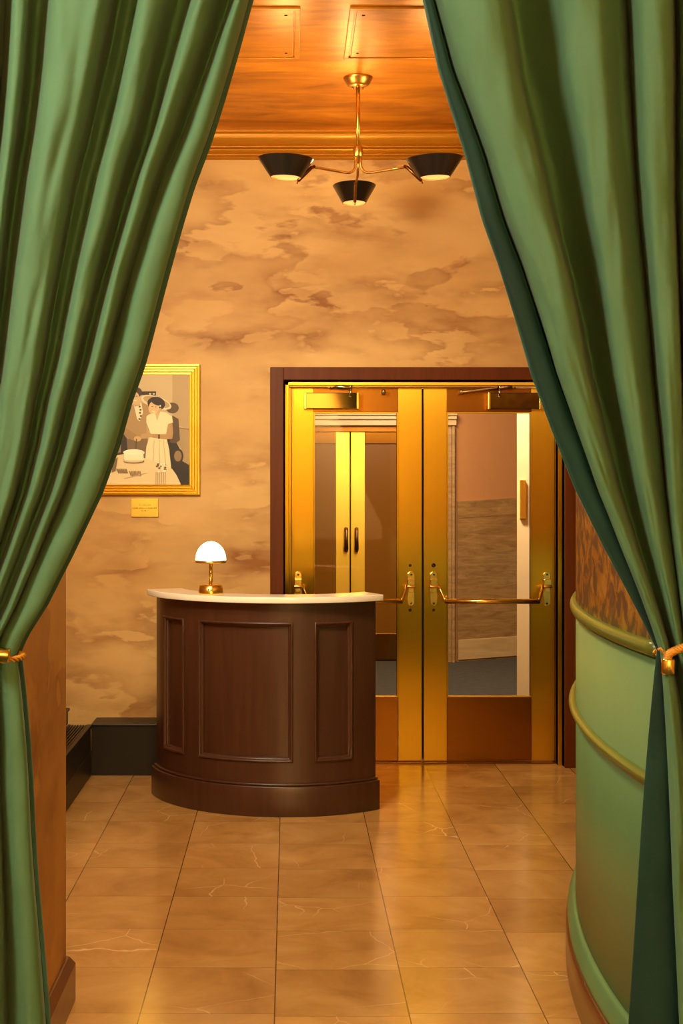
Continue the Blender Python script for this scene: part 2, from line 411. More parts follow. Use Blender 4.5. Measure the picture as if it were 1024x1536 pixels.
bb = MB(); poly = [(-0.69, 3.62), (-0.664, 3.62), (-0.664, 4.396), (-1.3, 4.396), (-1.3, 4.37), (-0.69, 4.37)]
bb.prism(poly, 0, 0.115)
poly2 = [(-0.69, 3.62), (-0.664, 3.62), (-0.664, 4.396), (-1.3, 4.396), (-1.3, 4.37), (-0.69, 4.37)]
poly3 = [(-0.69, 3.62), (-0.682, 3.62), (-0.682, 4.378), (-1.3, 4.378), (-1.3, 4.37), (-0.69, 4.37)]
n = 6
bb.add([(x, y, 0.115) for x, y in poly2]+[(x, y, 0.142) for x, y in poly3], [tuple(range(n, 2*n))]+[(i, (i+1) % n, n+(i+1) % n, n+i) for i in range(n)])
struct('baseboard_near', bb, M_base, bevel=0.002)

# cornice along the back wall
def profile_run(prof, x0, x1, mat=0):
    mb = MB(); k = len(prof)
    vs = [(x0, y, z) for y, z in prof]+[(x1, y, z) for y, z in prof]
    mb.add(vs, [tuple(range(k))[::-1], tuple(range(k, 2*k))]+[(i, (i+1) % k, k+(i+1) % k, k+i) for i in range(k)])
    return mb
cp = [(8.0, 3.57), (7.855, 3.57), (7.855, 3.560), (7.868, 3.556)]
for i in range(9):
    a = i/8*pi/2
    cp.append((7.872+0.062*(1-cos(a)) , 3.552-0.05*sin(a)))
cp += [(7.938, 3.50), (7.938, 3.493)]
for i in range(7):
    a = i/6*pi
    cp.append((7.948-0.012*sin(a), 3.493-0.024*i/6))
cp += [(7.968, 3.466), (7.974, 3.462), (7.974, 3.456)]
for i in range(5):
    a = i/4*pi
    cp.append((7.982-0.008*sin(a), 3.456-0.016*i/4))
cp += [(8.0, 3.436)]
struct('trim_1', profile_run(cp, -1.3, 3.3), M_corn)

# ceiling access panels
def access_panel(x0, x1, label):
    t = thing('access_panel', label, 'ceiling panel', ((x0+x1)/2, 6.18, ZC), 'access panels in the gold ceiling')
    build('panel_board', MB().box(x0+0.03, x1-0.03, 5.86, 6.50, ZC-0.006, ZC), M_ceil, t, bevel=0.002)
    fr = MB()
    for (a, b_, c, d) in ((x0, x1, 5.83, 5.852), (x0, x1, 6.508, 6.53), (x0, x0+0.022, 5.852, 6.508), (x1-0.022, x1, 5.852, 6.508)):
        fr.box(a, b_, c, d, ZC-0.009, ZC)
    build('panel_rim', fr, M_ceil, t, bevel=0.002)
    for (sx, sy) in ((x0+0.06, 5.92), (x1-0.06, 5.92), (x0+0.06, 6.44), (x1-0.06, 6.44)):
        build('screw', MB().lathe([(0.0, ZC-0.009), (0.007, ZC-0.008), (0.007, ZC-0.005)], sx, sy, 12), M_screw, t)
access_panel(-0.85, 0.045, 'gold painted access panel in the ceiling, on the side of the framed photograph')
access_panel(0.25, 1.15, 'gold painted access panel in the ceiling, right beside the chandelier canopy')

# black plinth along the back wall, low black heater cover along the left wall
pl = MB().box(-1.09, -0.115, 7.78, YW, 0, 0.272).box(-1.09, -0.115, 7.772, YW, 0.272, 0.284)
struct('baseboard_back', pl, M_black, bevel=0.002)
struct('baseboard_left', MB().box(-1.3, -1.215, 6.5, 7.77, 0.285, 0.36).box(-1.3, -1.205, 6.5, 7.77, 0.36, 0.375), M_black, bevel=0.003)
hc = thing('heater_cover', 'low black slatted heater cover along the wall behind the reception desk', 'heater cover', (-1.19, 7.2, 0))
build('cover_body', MB().box(-1.3, -1.09, 6.5, 7.77, 0, 0.262).box(-1.09, -1.084, 6.5, 7.77, 0.13, 0.14), M_black, hc, bevel=0.002)
build('top_rim', MB().box(-1.108, -1.084, 6.5, 7.77, 0.262, 0.284).box(-1.215, -1.2, 6.5, 7.77, 0.262, 0.284), M_black, hc, bevel=0.002)
sl = MB()
for k in range(6): sl.box(-1.196+k*0.0152, -1.196+k*0.0152+0.0085, 6.5, 7.77, 0.262, 0.281)
build('grille', sl, M_black, hc)

# door casing and brass frame
cs = MB(); cx0, cx1, cz1 = -0.109, 1.632, 2.2635
cs.box(cx0, OX0, 7.985, 8.09, 0, cz1).box(OX1, cx1, 7.985, 8.09, 0, cz1).box(OX0, OX1, 7.985, 8.09, OZ1, cz1)
struct('trim_2', cs, M_darkwood, bevel=0.003)
bf = MB()
for (a, b_, s_) in ((OX0, 0.0095, 1), (1.5255, OX1, -1)):
    bf.box(a+(0.008 if s_ > 0 else 0), b_-(0 if s_ > 0 else 0.001), 8.13, 8.2, 0, 2.165)
    xa, xb = (a+0.008, a+0.030) if s_ > 0 else (b_-0.026, b_-0.001)
    bf.box(xa, xb, 8.05, 8.13, 0, 2.185)
bf.box(OX0+0.008, OX1-0.008, 8.05, 8.13, 2.165, 2.185).box(OX0+0.03, OX1-0.03, 8.075, 8.2, 2.158, 2.166)
struct('trim_3', bf, M_doorbrass, bevel=0.002)
struct('trim_4', MB().box(OX0, OX1, 8.09, 8.2, 2.1661, 2.192).box(OX0, OX0+0.0079, 8.09, 8.2, 0, 2.166), M_gap)
struct('trim_5', MB().box(OX0+0.03, OX1-0.03, 8.1, 8.22, 0, 0.008), M_railbrass, bevel=0.002)   # threshold

# ------------------------------------------------------------------ brass entrance doors
YD = 8.14
def uX(u, d=YD): return (u-CX)/F*d
def vZ(v, d=YD): return H-(v-CY)/F*d
def door(name, label, x0, x1, hinge):
    """one brass leaf; hinge = -1 at x0, +1 at x1"""
    t = thing(name, label, 'door', ((x0+x1)/2, YD+0.022, 0.01), 'brass entrance doors', 'structure')
    z0, z1 = 0.012, vZ(582); gz0, gz1 = vZ(1046), vZ(618)
    if hinge < 0: s0, s1 = uX(470)-x0, x1-uX(597)
    else: s0, s1 = uX(670)-x0, x1-uX(797)
    build('stile', MB().box(x0, x0+s0, YD, YD+0.045, z0, z1), M_doorbrass, t, bevel=0.002)
    build('stile', MB().box(x1-s1, x1, YD, YD+0.045, z0, z1), M_doorbrass, t, bevel=0.002)
    gx0, gx1 = x0+s0, x1-s1
    build('top_rail', MB().box(gx0, gx1, YD+0.003, YD+0.042, gz1, z1), M_railbrass, t, bevel=0.0015)
    build('bottom_panel', MB().box(gx0, gx1, YD+0.003, YD+0.042, z0, gz0), M_railbrass, t, bevel=0.0015)
    bead = MB(); w = 0.008
    bead.box(gx0, gx0+w, YD-0.002, YD+0.03, gz0, gz1).box(gx1-w, gx1, YD-0.002, YD+0.03, gz0, gz1)
    bead.box(gx0+w, gx1-w, YD-0.002, YD+0.03, gz0, gz0+w).box(gx0+w, gx1-w, YD-0.002, YD+0.03, gz1-w, gz1)
    build('glazing_bead', bead, M_doorbrass, t, bevel=0.0015)
    build('glass_pane', MB().box(gx0+w, gx1-w, YD+0.018, YD+0.024, gz0+w, gz1-w), M_glass, t)
    # panic bar
    bar = MB(); zb = vZ(902, 8.06)
    bx = (uX(447), uX(616)) if hinge < 0 else (uX(650), uX(819.5))
    e0, e1 = bx[0]+0.055, bx[1]-0.055
    bar.tube([(e0, 8.055, zb), (e1, 8.055, zb)], 0.0148, 16)
    pb = build('panic_bar', bar, M_brass, t)
    for x, sg in ((bx[0], 1), (bx[1], -1)):
        br = MB(); zt, zl = vZ(857), vZ(909); w = 0.022
        pts = []
        for i in range(13):
            a = pi*i/12; pts.append((x+w*cos(a), zt-w+w*sin(a)))
        for i in range(13):
            a = pi+pi*i/12; pts.append((x+w*cos(a), zl+w+w*sin(a)))
        br.extr([(p, YD, q) for p, q in pts], (0, -0.014, 0))
        b_ = build('bracket', br, M_brass, pb, bevel=0.003)
        h = MB()
        h.box(x-0.021, x+0.021, YD-0.042, YD-0.014, vZ(878), vZ(868))
        h.tube([(x-0.024, YD-0.038, vZ(879)), (x+0.024, YD-0.038, vZ(879))], 0.010, 12)
        h.box(x-0.016, x+0.016, YD-0.03, YD-0.014, vZ(888), vZ(879))
        build('bracket', h, M_brass, pb, bevel=0.003)
        lv = MB(); xs = x+sg*0.027
        lv.tube([(xs, YD-0.04, vZ(877)), (xs+sg*0.008, YD-0.05, vZ(884)), (xs+sg*0.028, 8.062, zb+0.016), (xs+sg*0.036, 8.056, zb)], [0.008, 0.008, 0.009, 0.014], 10)
        build('lever', lv, M_brass, pb)
        for zz in (zt-0.018, zl+0.016):
            build('screw', screw(x, YD-0.014, zz, 0.006), M_screw, pb)
    xb = bx[1] if hinge < 0 else bx[0]
    build('bolt', screw(xb-0.004 if hinge < 0 else xb, YD, vZ(848), 0.0085 if hinge < 0 else 0.0125), M_screw, t)
    build('bolt', screw(xb-0.005 if hinge < 0 else xb, YD, vZ(915), 0.009), M_screw, t)
    # closer
    cb = (uX(457), uX(536)) if hinge < 0 else (uX(731), uX(808))
    cl = build('door_closer', MB().box(cb[0], cb[1], YD-0.062, YD, vZ(613, 8.08), vZ(589, 8.08)), M_mirror, t, bevel=0.004)
    build('end_cap', MB().box(cb[0]-0.005, cb[0]+0.008, YD-0.066, YD-0.004, vZ(613.6, 8.08), vZ(588.4, 8.08)).box(cb[1]-0.008, cb[1]+0.005, YD-0.066, YD-0.004, vZ(613.6, 8.08), vZ(588.4, 8.08)), M_brass, cl, bevel=0.002)
    ax = uX(525) if hinge < 0 else uX(746)
    sp = MB(); zc_ = vZ(589, 8.1)
    sp.lathe([(0.011, zc_-0.028), (0.011, zc_-0.022), (0.006, zc_-0.02), (0.006, zc_+0.03), (0.010, zc_+0.031), (0.010, zc_+0.038), (0, zc_+0.039)], ax, YD-0.07, 16)
    build('spindle', sp, M_steel, cl)
    far = uX(497) if hinge < 0 else uX(768); tip = uX(574) if hinge < 0 else uX(690)
    ar = MB(); za = zc_+0.027
    ar.tube([(ax, YD-0.07, za), ((far+ax)/2, YD-0.075, za+0.004), (far, YD-0.05, za+0.008)], 0.008, 8)
    ar.lathe([(0, za-0.004), (0.013, za-0.003), (0.013, za+0.013), (0.009, za+0.018), (0, za+0.019)], far, YD-0.05, 16)
    ar.box(far-0.028, far+0.012, YD-0.058, YD-0.042, za+0.002, za+0.010)
    if hinge > 0:
        ar.tube([(tip, YD-0.06, vZ(588, 8.08)), (far, YD-0.05, za+0.012)], 0.0075, 8)
    ar.lathe([(0, vZ(591.5, 8.08)), (0.012, vZ(591, 8.08)), (0.013, vZ(586, 8.08)), (0.009, vZ(584.5, 8.08)), (0, vZ(584, 8.08))], tip, YD-0.055, 16)
    ar.box(tip-0.008, tip+0.008, YD-0.055, YD, vZ(590, 8.08), vZ(586, 8.08))
    build('closer_arm', ar, M_steel, cl, bevel=0.0008)
    return t

def screw(x, y, z, r):
    """round head facing the viewer (-Y) sitting on the plane y"""
    mb = MB(); prof = [(r, 0), (r, 0.002), (r*0.8, 0.0042), (r*0.35, 0.005), (r*0.3, 0.003), (0, 0.003)]; n = 14
    vs = []; fs = []
    for rr, h in prof:
        for k in range(n):
            a = 2*pi*k/n; vs.append((x+rr*cos(a), y-h, z+rr*sin(a)))
    for j in range(len(prof)-1):
        for k in range(n): fs.append((j*n+k, j*n+(k+1) % n, (j+1)*n+(k+1) % n, (j+1)*n+k))
    fs.append(tuple(range(n)))
    return mb.add(vs, fs, 0, True)

door('door_1', 'brass glazed door leaf behind the reception desk, its mirror-bright closer on the hinge side', uX(437), uX(632.5), -1)
door('door_2', 'brass glazed door leaf beside the green curved wall, whole panic bar in view', uX(635.2), uX(831.5), 1)
struct('trim_6', MB().box(uX(632.7), uX(635.0), YD+0.02, YD+0.04, 0.02, vZ(583)), M_gap)

# ------------------------------------------------------------------ vestibule beyond the doors
struct('floor_vestibule', MB().add([(-1.6, 8.2, 0.002), (3.4, 8.2, 0.002), (3.4, 14, 0.002), (-1.6, 14, 0.002)], [(0, 1, 2, 3)]), M_carpet)
struct('ceiling_vestibule', MB().box(-1.6, 3.4, 8.25, 14, 2.9, 3.0), M_front)
struct('wall_vestibule_left', MB().box(-1.7, -1.5, 8.25, 14, 0, 2.9), M_trav)
struct('wall_vestibule_right', MB().box(3.2, 3.4, 8.25, 14, 0, 2.9), M_trav)
YI = 12.8
iX = lambda u: uX(u, YI); iZ = lambda v: vZ(v, YI)
struct('wall_vestibule_back', MB().box(-1.5, -0.42, YI, YI+0.3, 0, 2.9).box(-0.42, 1.5, YI, YI+0.3, 2.24, 2.9), M_travpale)
# stone surround of the inner doors
lp = [(12.8, 2.25), (12.66, 2.25), (12.66, 2.225), (12.69, 2.215), (12.69, 2.19), (12.72, 2.18), (12.72, 2.135), (12.76, 2.125), (12.8, 2.125)]
struct('trim_7', profile_run(lp, -0.42, 1.5), M_travpale)
struct('trim_8', MB().box(1.425, 1.46, 12.74, 13.1, 0, 2.125).box(1.46, 1.485, 12.7, 13.1, 0, 2.125).box(1.485, 1.5, 12.76, 13.1, 0, 2.125), M_trav, bevel=0.004)
struct('trim_9', MB().box(-0.42, 1.425, 12.79, 12.86, 2.08, 2.125), M_bronze)
# angled wall to the right of the inner doors: plaster above a travertine dado
p0, p1 = Vector((1.5, 12.78)), Vector((2.9, 13.55))
def zdado(t): return 1.447+0.075*t
def strip(za, zb, off, mat):
    q = Vector((-(p1-p0).y, (p1-p0).x)).normalized()*(-off)
    a, b_ = p0+q, p1+q
    return [(a.x, a.y, za(0)), (b_.x, b_.y, za(1)), (b_.x, b_.y, zb(1)), (a.x, a.y, zb(0))]
wv = MB()
wv.extr(strip(lambda t: 0, lambda t: 2.9, 0, 0), (0.0, 0.25, 0), 0)
struct('wall_vestibule_angled', wv, M_pink)
dd = MB(); dd.extr(strip(lambda t: 0, zdado, 0.03, 0), (0.0, 0.06, 0), 0)
dd.extr(strip(lambda t: zdado(t)-0.15, lambda t: zdado(t)-0.143, 0.033, 0), (0, 0.02, 0), 0)
struct('trim_10', dd, M_trav)
struct('baseboard_vestibule', MB().extr(strip(lambda t: 0.02, lambda t: 0.2, 0.045, 0), (0, 0.04, 0)), M_travpale, bevel=0.003)
# marble pier
pr = MB().prism([(1.543, 9.6), (2.6, 9.6), (2.6, 10.4)], 0, 2.9)
struct('wall_pier', pr, M_marble)
mp_ = thing('sign_plate', 'narrow brass plate on the cream marble pier behind the glass', 'plate', ((uX(785, 9.6)), 9.59, vZ(749, 9.6)))
build('plate', MB().box(uX(780, 9.57), uX(788.5, 9.57), 9.57, 9.6, vZ(778, 9.57), vZ(720, 9.57)), M_goldframe, mp_, bevel=0.002)

def inner_door(name, label, x0, x1, side):
    t = thing(name, label, 'door', ((x0+x1)/2, YI+0.04, 0.01), 'bronze doors at the far side', 'structure')
    w0, w1 = (0.127, 0.127)
    z1 = 2.08
    build('stile', MB().box(x0, x0+w0, YI+0.02, YI+0.07, 0.012, z1), M_innerbrass, t, bevel=0.003)
    build('stile', MB().box(x1-w1, x1, YI+0.02, YI+0.07, 0.012, z1), M_innerbrass, t, bevel=0.003)
    build('top_rail', MB().box(x0+w0, x1-w1, YI+0.024, YI+0.066, 1.972, z1), M_railbrass, t, bevel=0.002)
    build('bottom_rail', MB().box(x0+w0, x1-w1, YI+0.024, YI+0.066, 0.012, 0.25), M_railbrass, t, bevel=0.002)
    build('glass_pane', MB().box(x0+w0, x1-w1, YI+0.04, YI+0.05, 0.25, 1.972), M_amber, t)
    hx = iX(519) if side < 0 else iX(534.5)
    hb = MB(); zt, zb = iZ(793), iZ(826)
    pts = [(hx, YI+0.02, zt), (hx, YI-0.02, zt-0.002), (hx, YI-0.04, zt-0.02), (hx, YI-0.042, (zt+zb)/2), (hx, YI-0.04, zb+0.02), (hx, YI-0.02, zb+0.002), (hx, YI+0.02, zb)]
    hb.tube(pts, 0.016, 12)
    build('pull_handle', hb, M_bronze, t)
inner_door('door_3', 'far brass door leaf seen through the glass, hinge side towards the wood casing', -0.30, iX(524.5), -1)
inner_door('door_4', 'far brass door leaf seen through the glass, on the side of the marble pier', iX(526.3), 1.41, 1)
struct('wall_outer', MB().box(-0.5, 1.55, 13.1, 13.2, 0, 2.9), M_frontdark)

# ------------------------------------------------------------------ curved wall at the right
def wcurve(y, off=0.0):
    """plan of the curved wall: x at depth y, moved by off along the inward normal"""
    R = 4.6; yc = 3.95; x = 0.893+(y-yc)**2/(2*R); dx = (y-yc)/R
    n = Vector((-1, dx)).normalized()
    return Vector((x, y))+n*off
YS = [3.5+i*0.055 for i in range(83)]
def run(prof, mat=0, closed=True):
    """sweep (offset, z) profile along the curved wall"""
    mb = MB(); k = len(prof); vs = []; fs = []
    for y in YS:
        for (o, z) in prof:
            p = wcurve(y, o); vs.append((p.x, p.y, z))
    m = len(YS)
    for i in range(m-1):
        for j in range(k if closed else k-1):
            fs.append((i*k+j, i*k+(j+1) % k, (i+1)*k+(j+1) % k, (i+1)*k+j))
    if closed: fs += [tuple(range(k))[::-1], tuple((m-1)*k+j for j in range(k))]
    return mb.add(vs, fs, mat, True)
ZR1, ZR2 = 1.19, 0.86
wr = MB()
for (za, zb, mi) in ((0, ZR1-0.02, 0), (ZR1-0.02, ZC, 1)):
    g = run([(0, za), (0, zb), (-0.2, zb), (-0.2, za)], mi); wr.add(g.v, g.f, mi, True)
w_r = struct('wall_right', wr, [M_green, M_paper])
def half_round(zc, h, p, n=9):
    return [(-0.01, zc-h/2)]+[(p*sin(pi*i/(n-1))**0.7 if 0 < i < n-1 else 0.0, zc-h/2*cos(pi*i/(n-1))) for i in range(n)]+[(-0.01, zc+h/2)]
struct('trim_11', run(half_round(ZR1, 0.04, 0.02)), M_greenrail)
struct('trim_12', run([(-0.01, ZR2-0.024), (0.005, ZR2-0.024), (0.008, ZR2-0.012), (0.018, ZR2-0.009), (0.024, ZR2), (0.02, ZR2+0.008), (0.004, ZR2+0.012), (-0.01, ZR2+0.012)]), M_greenrail)
struct('trim_13', run([(-0.01, 0.13), (0.026, 0.13), (0.028, 0.15), (0.022, 0.165), (0.017, 0.185), (0.010, 0.195), (-0.01, 0.20)]), M_green)
struct('baseboard_right', run([(-0.01, 0), (0.034, 0), (0.034, 0.11), (0.028, 0.13), (-0.01, 0.13)]), M_base)

# ------------------------------------------------------------------ reception desk
DC = (-0.02, 7.52); A0, A1 = -75.0, 40.0; RB = 0.693
dk = thing('reception_desk', 'curved walnut reception desk with raised panels and cream stone top', 'desk', (DC[0], DC[1]-0.5, 0))
def dp(a, r, z): a = radians(a); return (DC[0]+r*sin(a), DC[1]-r*cos(a), z)
panels = [(-62.6, -47.2), (-37.5, 2.5), (12.2, 27.6)]
PZ0, PZ1 = 0.265, 0.928; rec = 0.021
angs = set([A0, A1]+[A0+(A1-A0)*i/70 for i in range(71)])
for a, b_ in panels:
    for e in (a, b_): angs |= {e-0.02, e+0.02}
angs = sorted(angs); zs = [0.03, 0.15, PZ0-0.0004, PZ0+0.0004, 0.45, 0.7, PZ1-0.0004, PZ1+0.0004, 1.0, 1.03]
def rad(a, z):
    for p, q in panels:
        if p < a < q and PZ0 < z < PZ1: return RB-rec
    return RB
body = MB(); grid = [[dp(a, rad(a, z), z) for a in angs] for z in zs]
body.sheet(grid)
for i in range(len(body.sm)): body.sm[i] = False
b2 = MB().sector(DC, A0, A1, 0.60, RB-rec-0.004, 0.03, 1.03, 60)
# end cheeks close the sides
body.add(b2.v, b2.f)
for a in (A0, A1):
    body.add([dp(a, RB, 0.03), dp(a, RB, 1.03), dp(a, 0.60, 1.03), dp(a, 0.60, 0.03)], [(0, 1, 2, 3)])
ob = build('desk_body', body, M_desk, dk)
for f in ob.data.polygons: f.use_smooth = abs(f.normal.z) < 0.3
ob.data.set_sharp_from_angle(angle=radians(25))
for a, b_ in panels:
    # mitred frame: (inset from the panel edge, height above the desk face)
    prof = [(-0.007, -0.002), (-0.007, 0.004), (-0.004, 0.0075), (0.000, 0.0085), (0.004, 0.006), (0.006, 0.001), (0.008, -0.003), (0.011, -0.0035), (0.014, -0.008), (0.016, -0.0150), (0.016, -rec-0.001)]
    loops = []
    for e, h in prof:
        da = math.degrees(e/RB); aa, ab, za, zb = a+da, b_-da, PZ0+e, PZ1-e; k = 24; r_ = RB+h
        loops.append([dp(aa+(ab-aa)*i/k, r_, za) for i in range(k+1)]+[dp(ab, r_, za+(zb-za)*i/8) for i in range(1, 9)]
                     +[dp(ab+(aa-ab)*i/k, r_, zb) for i in range(1, k+1)]+[dp(aa, r_, zb+(za-zb)*i/8) for i in range(1, 8)])
    n = len(loops[0]); mm = MB()
    mm.add([p for l_ in loops for p in l_], [(j*n+i, j*n+(i+1) % n, (j+1)*n+(i+1) % n, (j+1)*n+i) for j in range(len(loops)-1) for i in range(n)], 0, True)
    o = build('panel_moulding', mm, M_desk, dk); o.data.set_sharp_from_angle(angle=radians(50))
build('plinth', MB().sector(DC, A0-0.4, A1+0.4, 0.59, 0.72, 0, 0.146, 70), M_desk, dk, bevel=0.004)
build('plinth_cap', MB().sector(DC, A0-0.2, A1+0.2, 0.595, 0.708, 0.146, 0.158, 70), M_desk, dk, bevel=0.004)
build('countertop', MB().sector(DC, A0+1.5, A1+0.2, 0.555, 0.747, 1.03, 1.06, 70, skew0=-3.6, skew1=6), M_counter, dk, bevel=0.003)

# table lamp
lc = at(316, 891, 7.0); LX, LY, LZ = lc.x, 7.0, 1.06
tl = thing('table_lamp', 'small brass table lamp with a glowing white dome on the reception desk', 'lamp', (LX, LY, LZ))
build('lamp_base', MB().lathe([(0.0, LZ), (0.061, LZ), (0.0615, LZ+0.004), (0.057, LZ+0.042), (0.050, LZ+0.046), (0.03, LZ+0.049), (0.0, LZ+0.05)], LX, LY, 48), M_brass, tl)
build('stem', MB().lathe([(0.009, LZ+0.048), (0.0085, LZ+0.16)], LX, LY, 20), M_brass, tl)
build('switch', screw(LX-0.008, LY-0.0592, LZ+0.026, 0.0035), M_screw, tl)
build('rim', MB().lathe([(0.0, LZ+0.153), (0.076, LZ+0.153), (0.0775, LZ+0.156), (0.0775, LZ+0.167), (0.0, LZ+0.167)], LX, LY, 56), M_brass, tl)
M_dome = glow('opal_glass', lin(255, 226, 176), 9.0)
build('lamp_shade', MB().lathe([(0.0755*cos(i/20*pi/2), LZ+0.167+0.092*sin(i/20*pi/2)) for i in range(21)], LX, LY, 56), M_dome, tl)

# ------------------------------------------------------------------ chandelier
HX, HY = 0.332, 6.85
zh = lambda v: H-(v-CY)/F*HY
ch = thing('chandelier', 'three-armed brass chandelier with flared black shades', 'chandelier', (HX, HY, ZC))
build('ceiling_canopy', MB().lathe([(0.071, ZC), (0.071, ZC-0.005), (0.066, ZC-0.012), (0.052, ZC-0.036), (0.04, ZC-0.042), (0.0, ZC-0.043)], HX, HY, 48), M_chbrass, ch)
for a in (0.6, 2.7, 4.6):
    build('canopy_screw', MB().lathe([(0, ZC-0.055), (0.004, ZC-0.054), (0.0045, ZC-0.042)], HX+0.028*cos(a), HY+0.028*sin(a), 10), M_chbrass, ch)
build('stem', MB().lathe([(0.0095, ZC-0.04), (0.0095, 3.23)], HX, HY, 20), M_chbrass, ch)
build('hub', MB().lathe([(0.0, 3.237), (0.0215, 3.2365), (0.0225, 3.235), (0.0225, 3.19), (0.0215, 3.188), (0.015, 3.187), (0.015, 3.16), (0.0, 3.158)], HX, HY, 32), M_chbrass, ch)
M_diff = glow('lamp_diffuser', lin(255, 196, 112), 1.1)
M_bulb = glow('bulb_glass', lin(255, 200, 120), 25.0)
RS = 0.403
for ang in (210, 330, 90):      # side arms lean towards the viewer, the third points away
    ca, sa = cos(radians(ang)), sin(radians(ang))
    W = lambda r, t, z: (HX+r*ca-t*sa, HY+r*sa+t*ca, z)
    pts = [(0.014, 3.185), (0.014, 3.150), (0.018, 3.132), (0.030, 3.115), (0.048, 3.105), (0.062, 3.103), (0.10, 3.104), (0.18, 3.107), (0.252, 3.110)]
    arm = build('arm', MB().tube([W(r, 0, z) for r, z in pts], 0.0062, 12), M_chbrass, ch)
    kn = MB().tube([W(0.246, 0, 3.113), W(0.262, 0, 3.107), W(0.335, 0, 3.037)], 0.0085, 12)
    kn.tube([W(0.335, 0, 3.037), W(0.342, 0, 3.022)], 0.0035, 8)
    build('shade_holder', kn, M_chbrass if ang == 90 else M_bronze, arm)
    def shell(mb, o, z_in, flip=False):
        n = 56
        for (za, zb, A_a, B_a, A_b, B_b) in o:
            vs = []; 
            for (z, A, B) in ((za, A_a, B_a), (zb, A_b, B_b)):
                for k in range(n):
                    a = 2*pi*k/n; vs.append(W(RS+A*cos(a), B*sin(a), z))
            mb.add(vs, [(k, (k+1) % n, n+(k+1) % n, n+k) for k in range(n)], z_in, True)
        return mb
    zt, zb = 3.132, 3.043; a1, b1, a0, b0, th = 0.138, 0.110, 0.076, 0.060, 0.0025
    sh = shell(MB(), [(zb, zt, a0, b0, a1, b1)], 0)
    shell(sh, [(zt, zt, a1, b1, a1-th, b1-th), (zb, zb, a0-th, b0-th, a0, b0)], 0)
    shade = build('lamp_shade', sh, M_shade, ch)
    build('shade_lining', shell(MB(), [(zb, zt, a0-th, b0-th, a1-th, b1-th)], 0), M_shadein, shade)
    df = MB(); n = 40
    df.add([W(RS+(a0-th)*1.06*cos(2*pi*k/n), (b0-th)*1.06*sin(2*pi*k/n), zb+0.008) for k in range(n)]+[W(RS+(a0-th)*1.06*cos(2*pi*k/n), (b0-th)*1.06*sin(2*pi*k/n), zb+0.011) for k in range(n)],
           [tuple(range(n)), tuple(range(n, 2*n))]+[(k, (k+1) % n, n+(k+1) % n, n+k) for k in range(n)])
    build('diffuser', df, M_diff, shade)
    q = W(RS, 0, 0)
    build('bulb', MB().lathe([(0, zb+0.012), (0.014, zb+0.014), (0.014, zb+0.024), (0.024, zb+0.036), (0.026, zb+0.048), (0.018, zb+0.062), (0, zb+0.067)], q[0], q[1], 20), M_bulb, shade)
    l = bpy.data.lights.new('chandelier_bulb', 'POINT'); l.energy = 5.6; l.color = (1, 0.79, 0.40); l.shadow_soft_size = 0.03
    lo = bpy.data.objects.new('chandelier_light', l); C.objects.link(lo); lo.location = (q[0], q[1], zt-0.002)

# ------------------------------------------------------------------ framed photograph
YF = 8.0
fX = lambda u: uX(u, YF-0.03); fZ = lambda v: vZ(v, YF-0.03)
fx0, fx1, fz0, fz1 = fX(112), fX(299.3), fZ(742.3), fZ(546)
fp = thing('framed_photograph', 'gilt framed sepia wedding photograph of a couple cutting a cake', 'picture', ((fx0+fx1)/2, YF, fz0))
fw = fX(299.3)-fX(283); prof = []
steps = 4
for k in range(steps):
    s0 = k/steps
    y = YF-0.034+k*0.0045
    prof += [(fw*(s0+0.0), y+0.004), (fw*(s0+0.03), y), (fw*(s0+0.17), y-0.0015), (fw*(s0+0.22), y+0.004)]
prof = [(0, YF)]+prof+[(fw, YF-0.012), (fw, YF)]
fm = MB(); k = len(prof); vs = []
for (sx, sz) in ((0, 0), (1, 0), (1, 1), (0, 1)):
    for (o, y) in prof:
        vs.append(((fx0+o) if sx == 0 else (fx1-o), y, (fz0+o) if sz == 0 else (fz1-o)))
fs = [(c*k+j, c*k+j+1, ((c+1) % 4)*k+j+1, ((c+1) % 4)*k+j) for c in range(4) for j in range(k-1)]
fm.add(vs, fs)
build('frame', fm, M_goldframe, fp)
# the printed picture: flat shapes of one sheet
pm = []; pmats = []
def pcol(r, g, b):
    key = (r, g, b)
    if key not in pm:
        pm.append(key); pmats.append(simple('sepia_%d' % len(pm), lin(r, g, b), 0.6))
    return pm.index(key)
pic = MB(); layer = [0]
def pp(pts, col):
    y = YF-0.012-layer[0]*0.00008; layer[0] += 1
    vs = []
    for (a, b_) in pts:
        u, v = 130+a*0.18555, 530+b_*0.18555
        vs.append((fX(u), y, fZ(v)))
    pic.add(vs, [tuple(range(len(vs)))], pcol(*col))
def ell(cx, cy, rx, ry, col, rot=0, a0=0, a1=360, n=28):
    r = radians(rot); pts = []
    for i in range(n):
        a = radians(a0+(a1-a0)*i/(n if a1-a0 == 360 else n-1)); x, y = rx*cos(a), ry*sin(a)
        pts.append((cx+x*cos(r)-y*sin(r), cy+x*sin(r)+y*cos(r)))
    pp(pts, col)
pp([(-20, 160), (830, 160), (830, 1060), (-20, 1060)], (206, 182, 138))
pp([(690, 160), (830, 160), (830, 620), (690, 560)], (188, 160, 116))
pp([(690, 590), (830, 610), (830, 625), (690, 600)], (140, 112, 76))
pp([(640, 690), (700, 680), (745, 760), (780, 830), (830, 910), (830, 1060), (640, 1060)], (44, 32, 20))
pp([(700, 690), (760, 770), (770, 870), (830, 905), (830, 620), (700, 600)], (176, 148, 106))
ell(690, 440, 52, 44, (98, 76, 48)); pp([(690, 500), (740, 530), (752, 700), (720, 725), (670, 720)], (92, 70, 44))
ell(735, 830, 45, 62, (54, 40, 26)); ell(735, 830, 30, 44, (150, 122, 84))
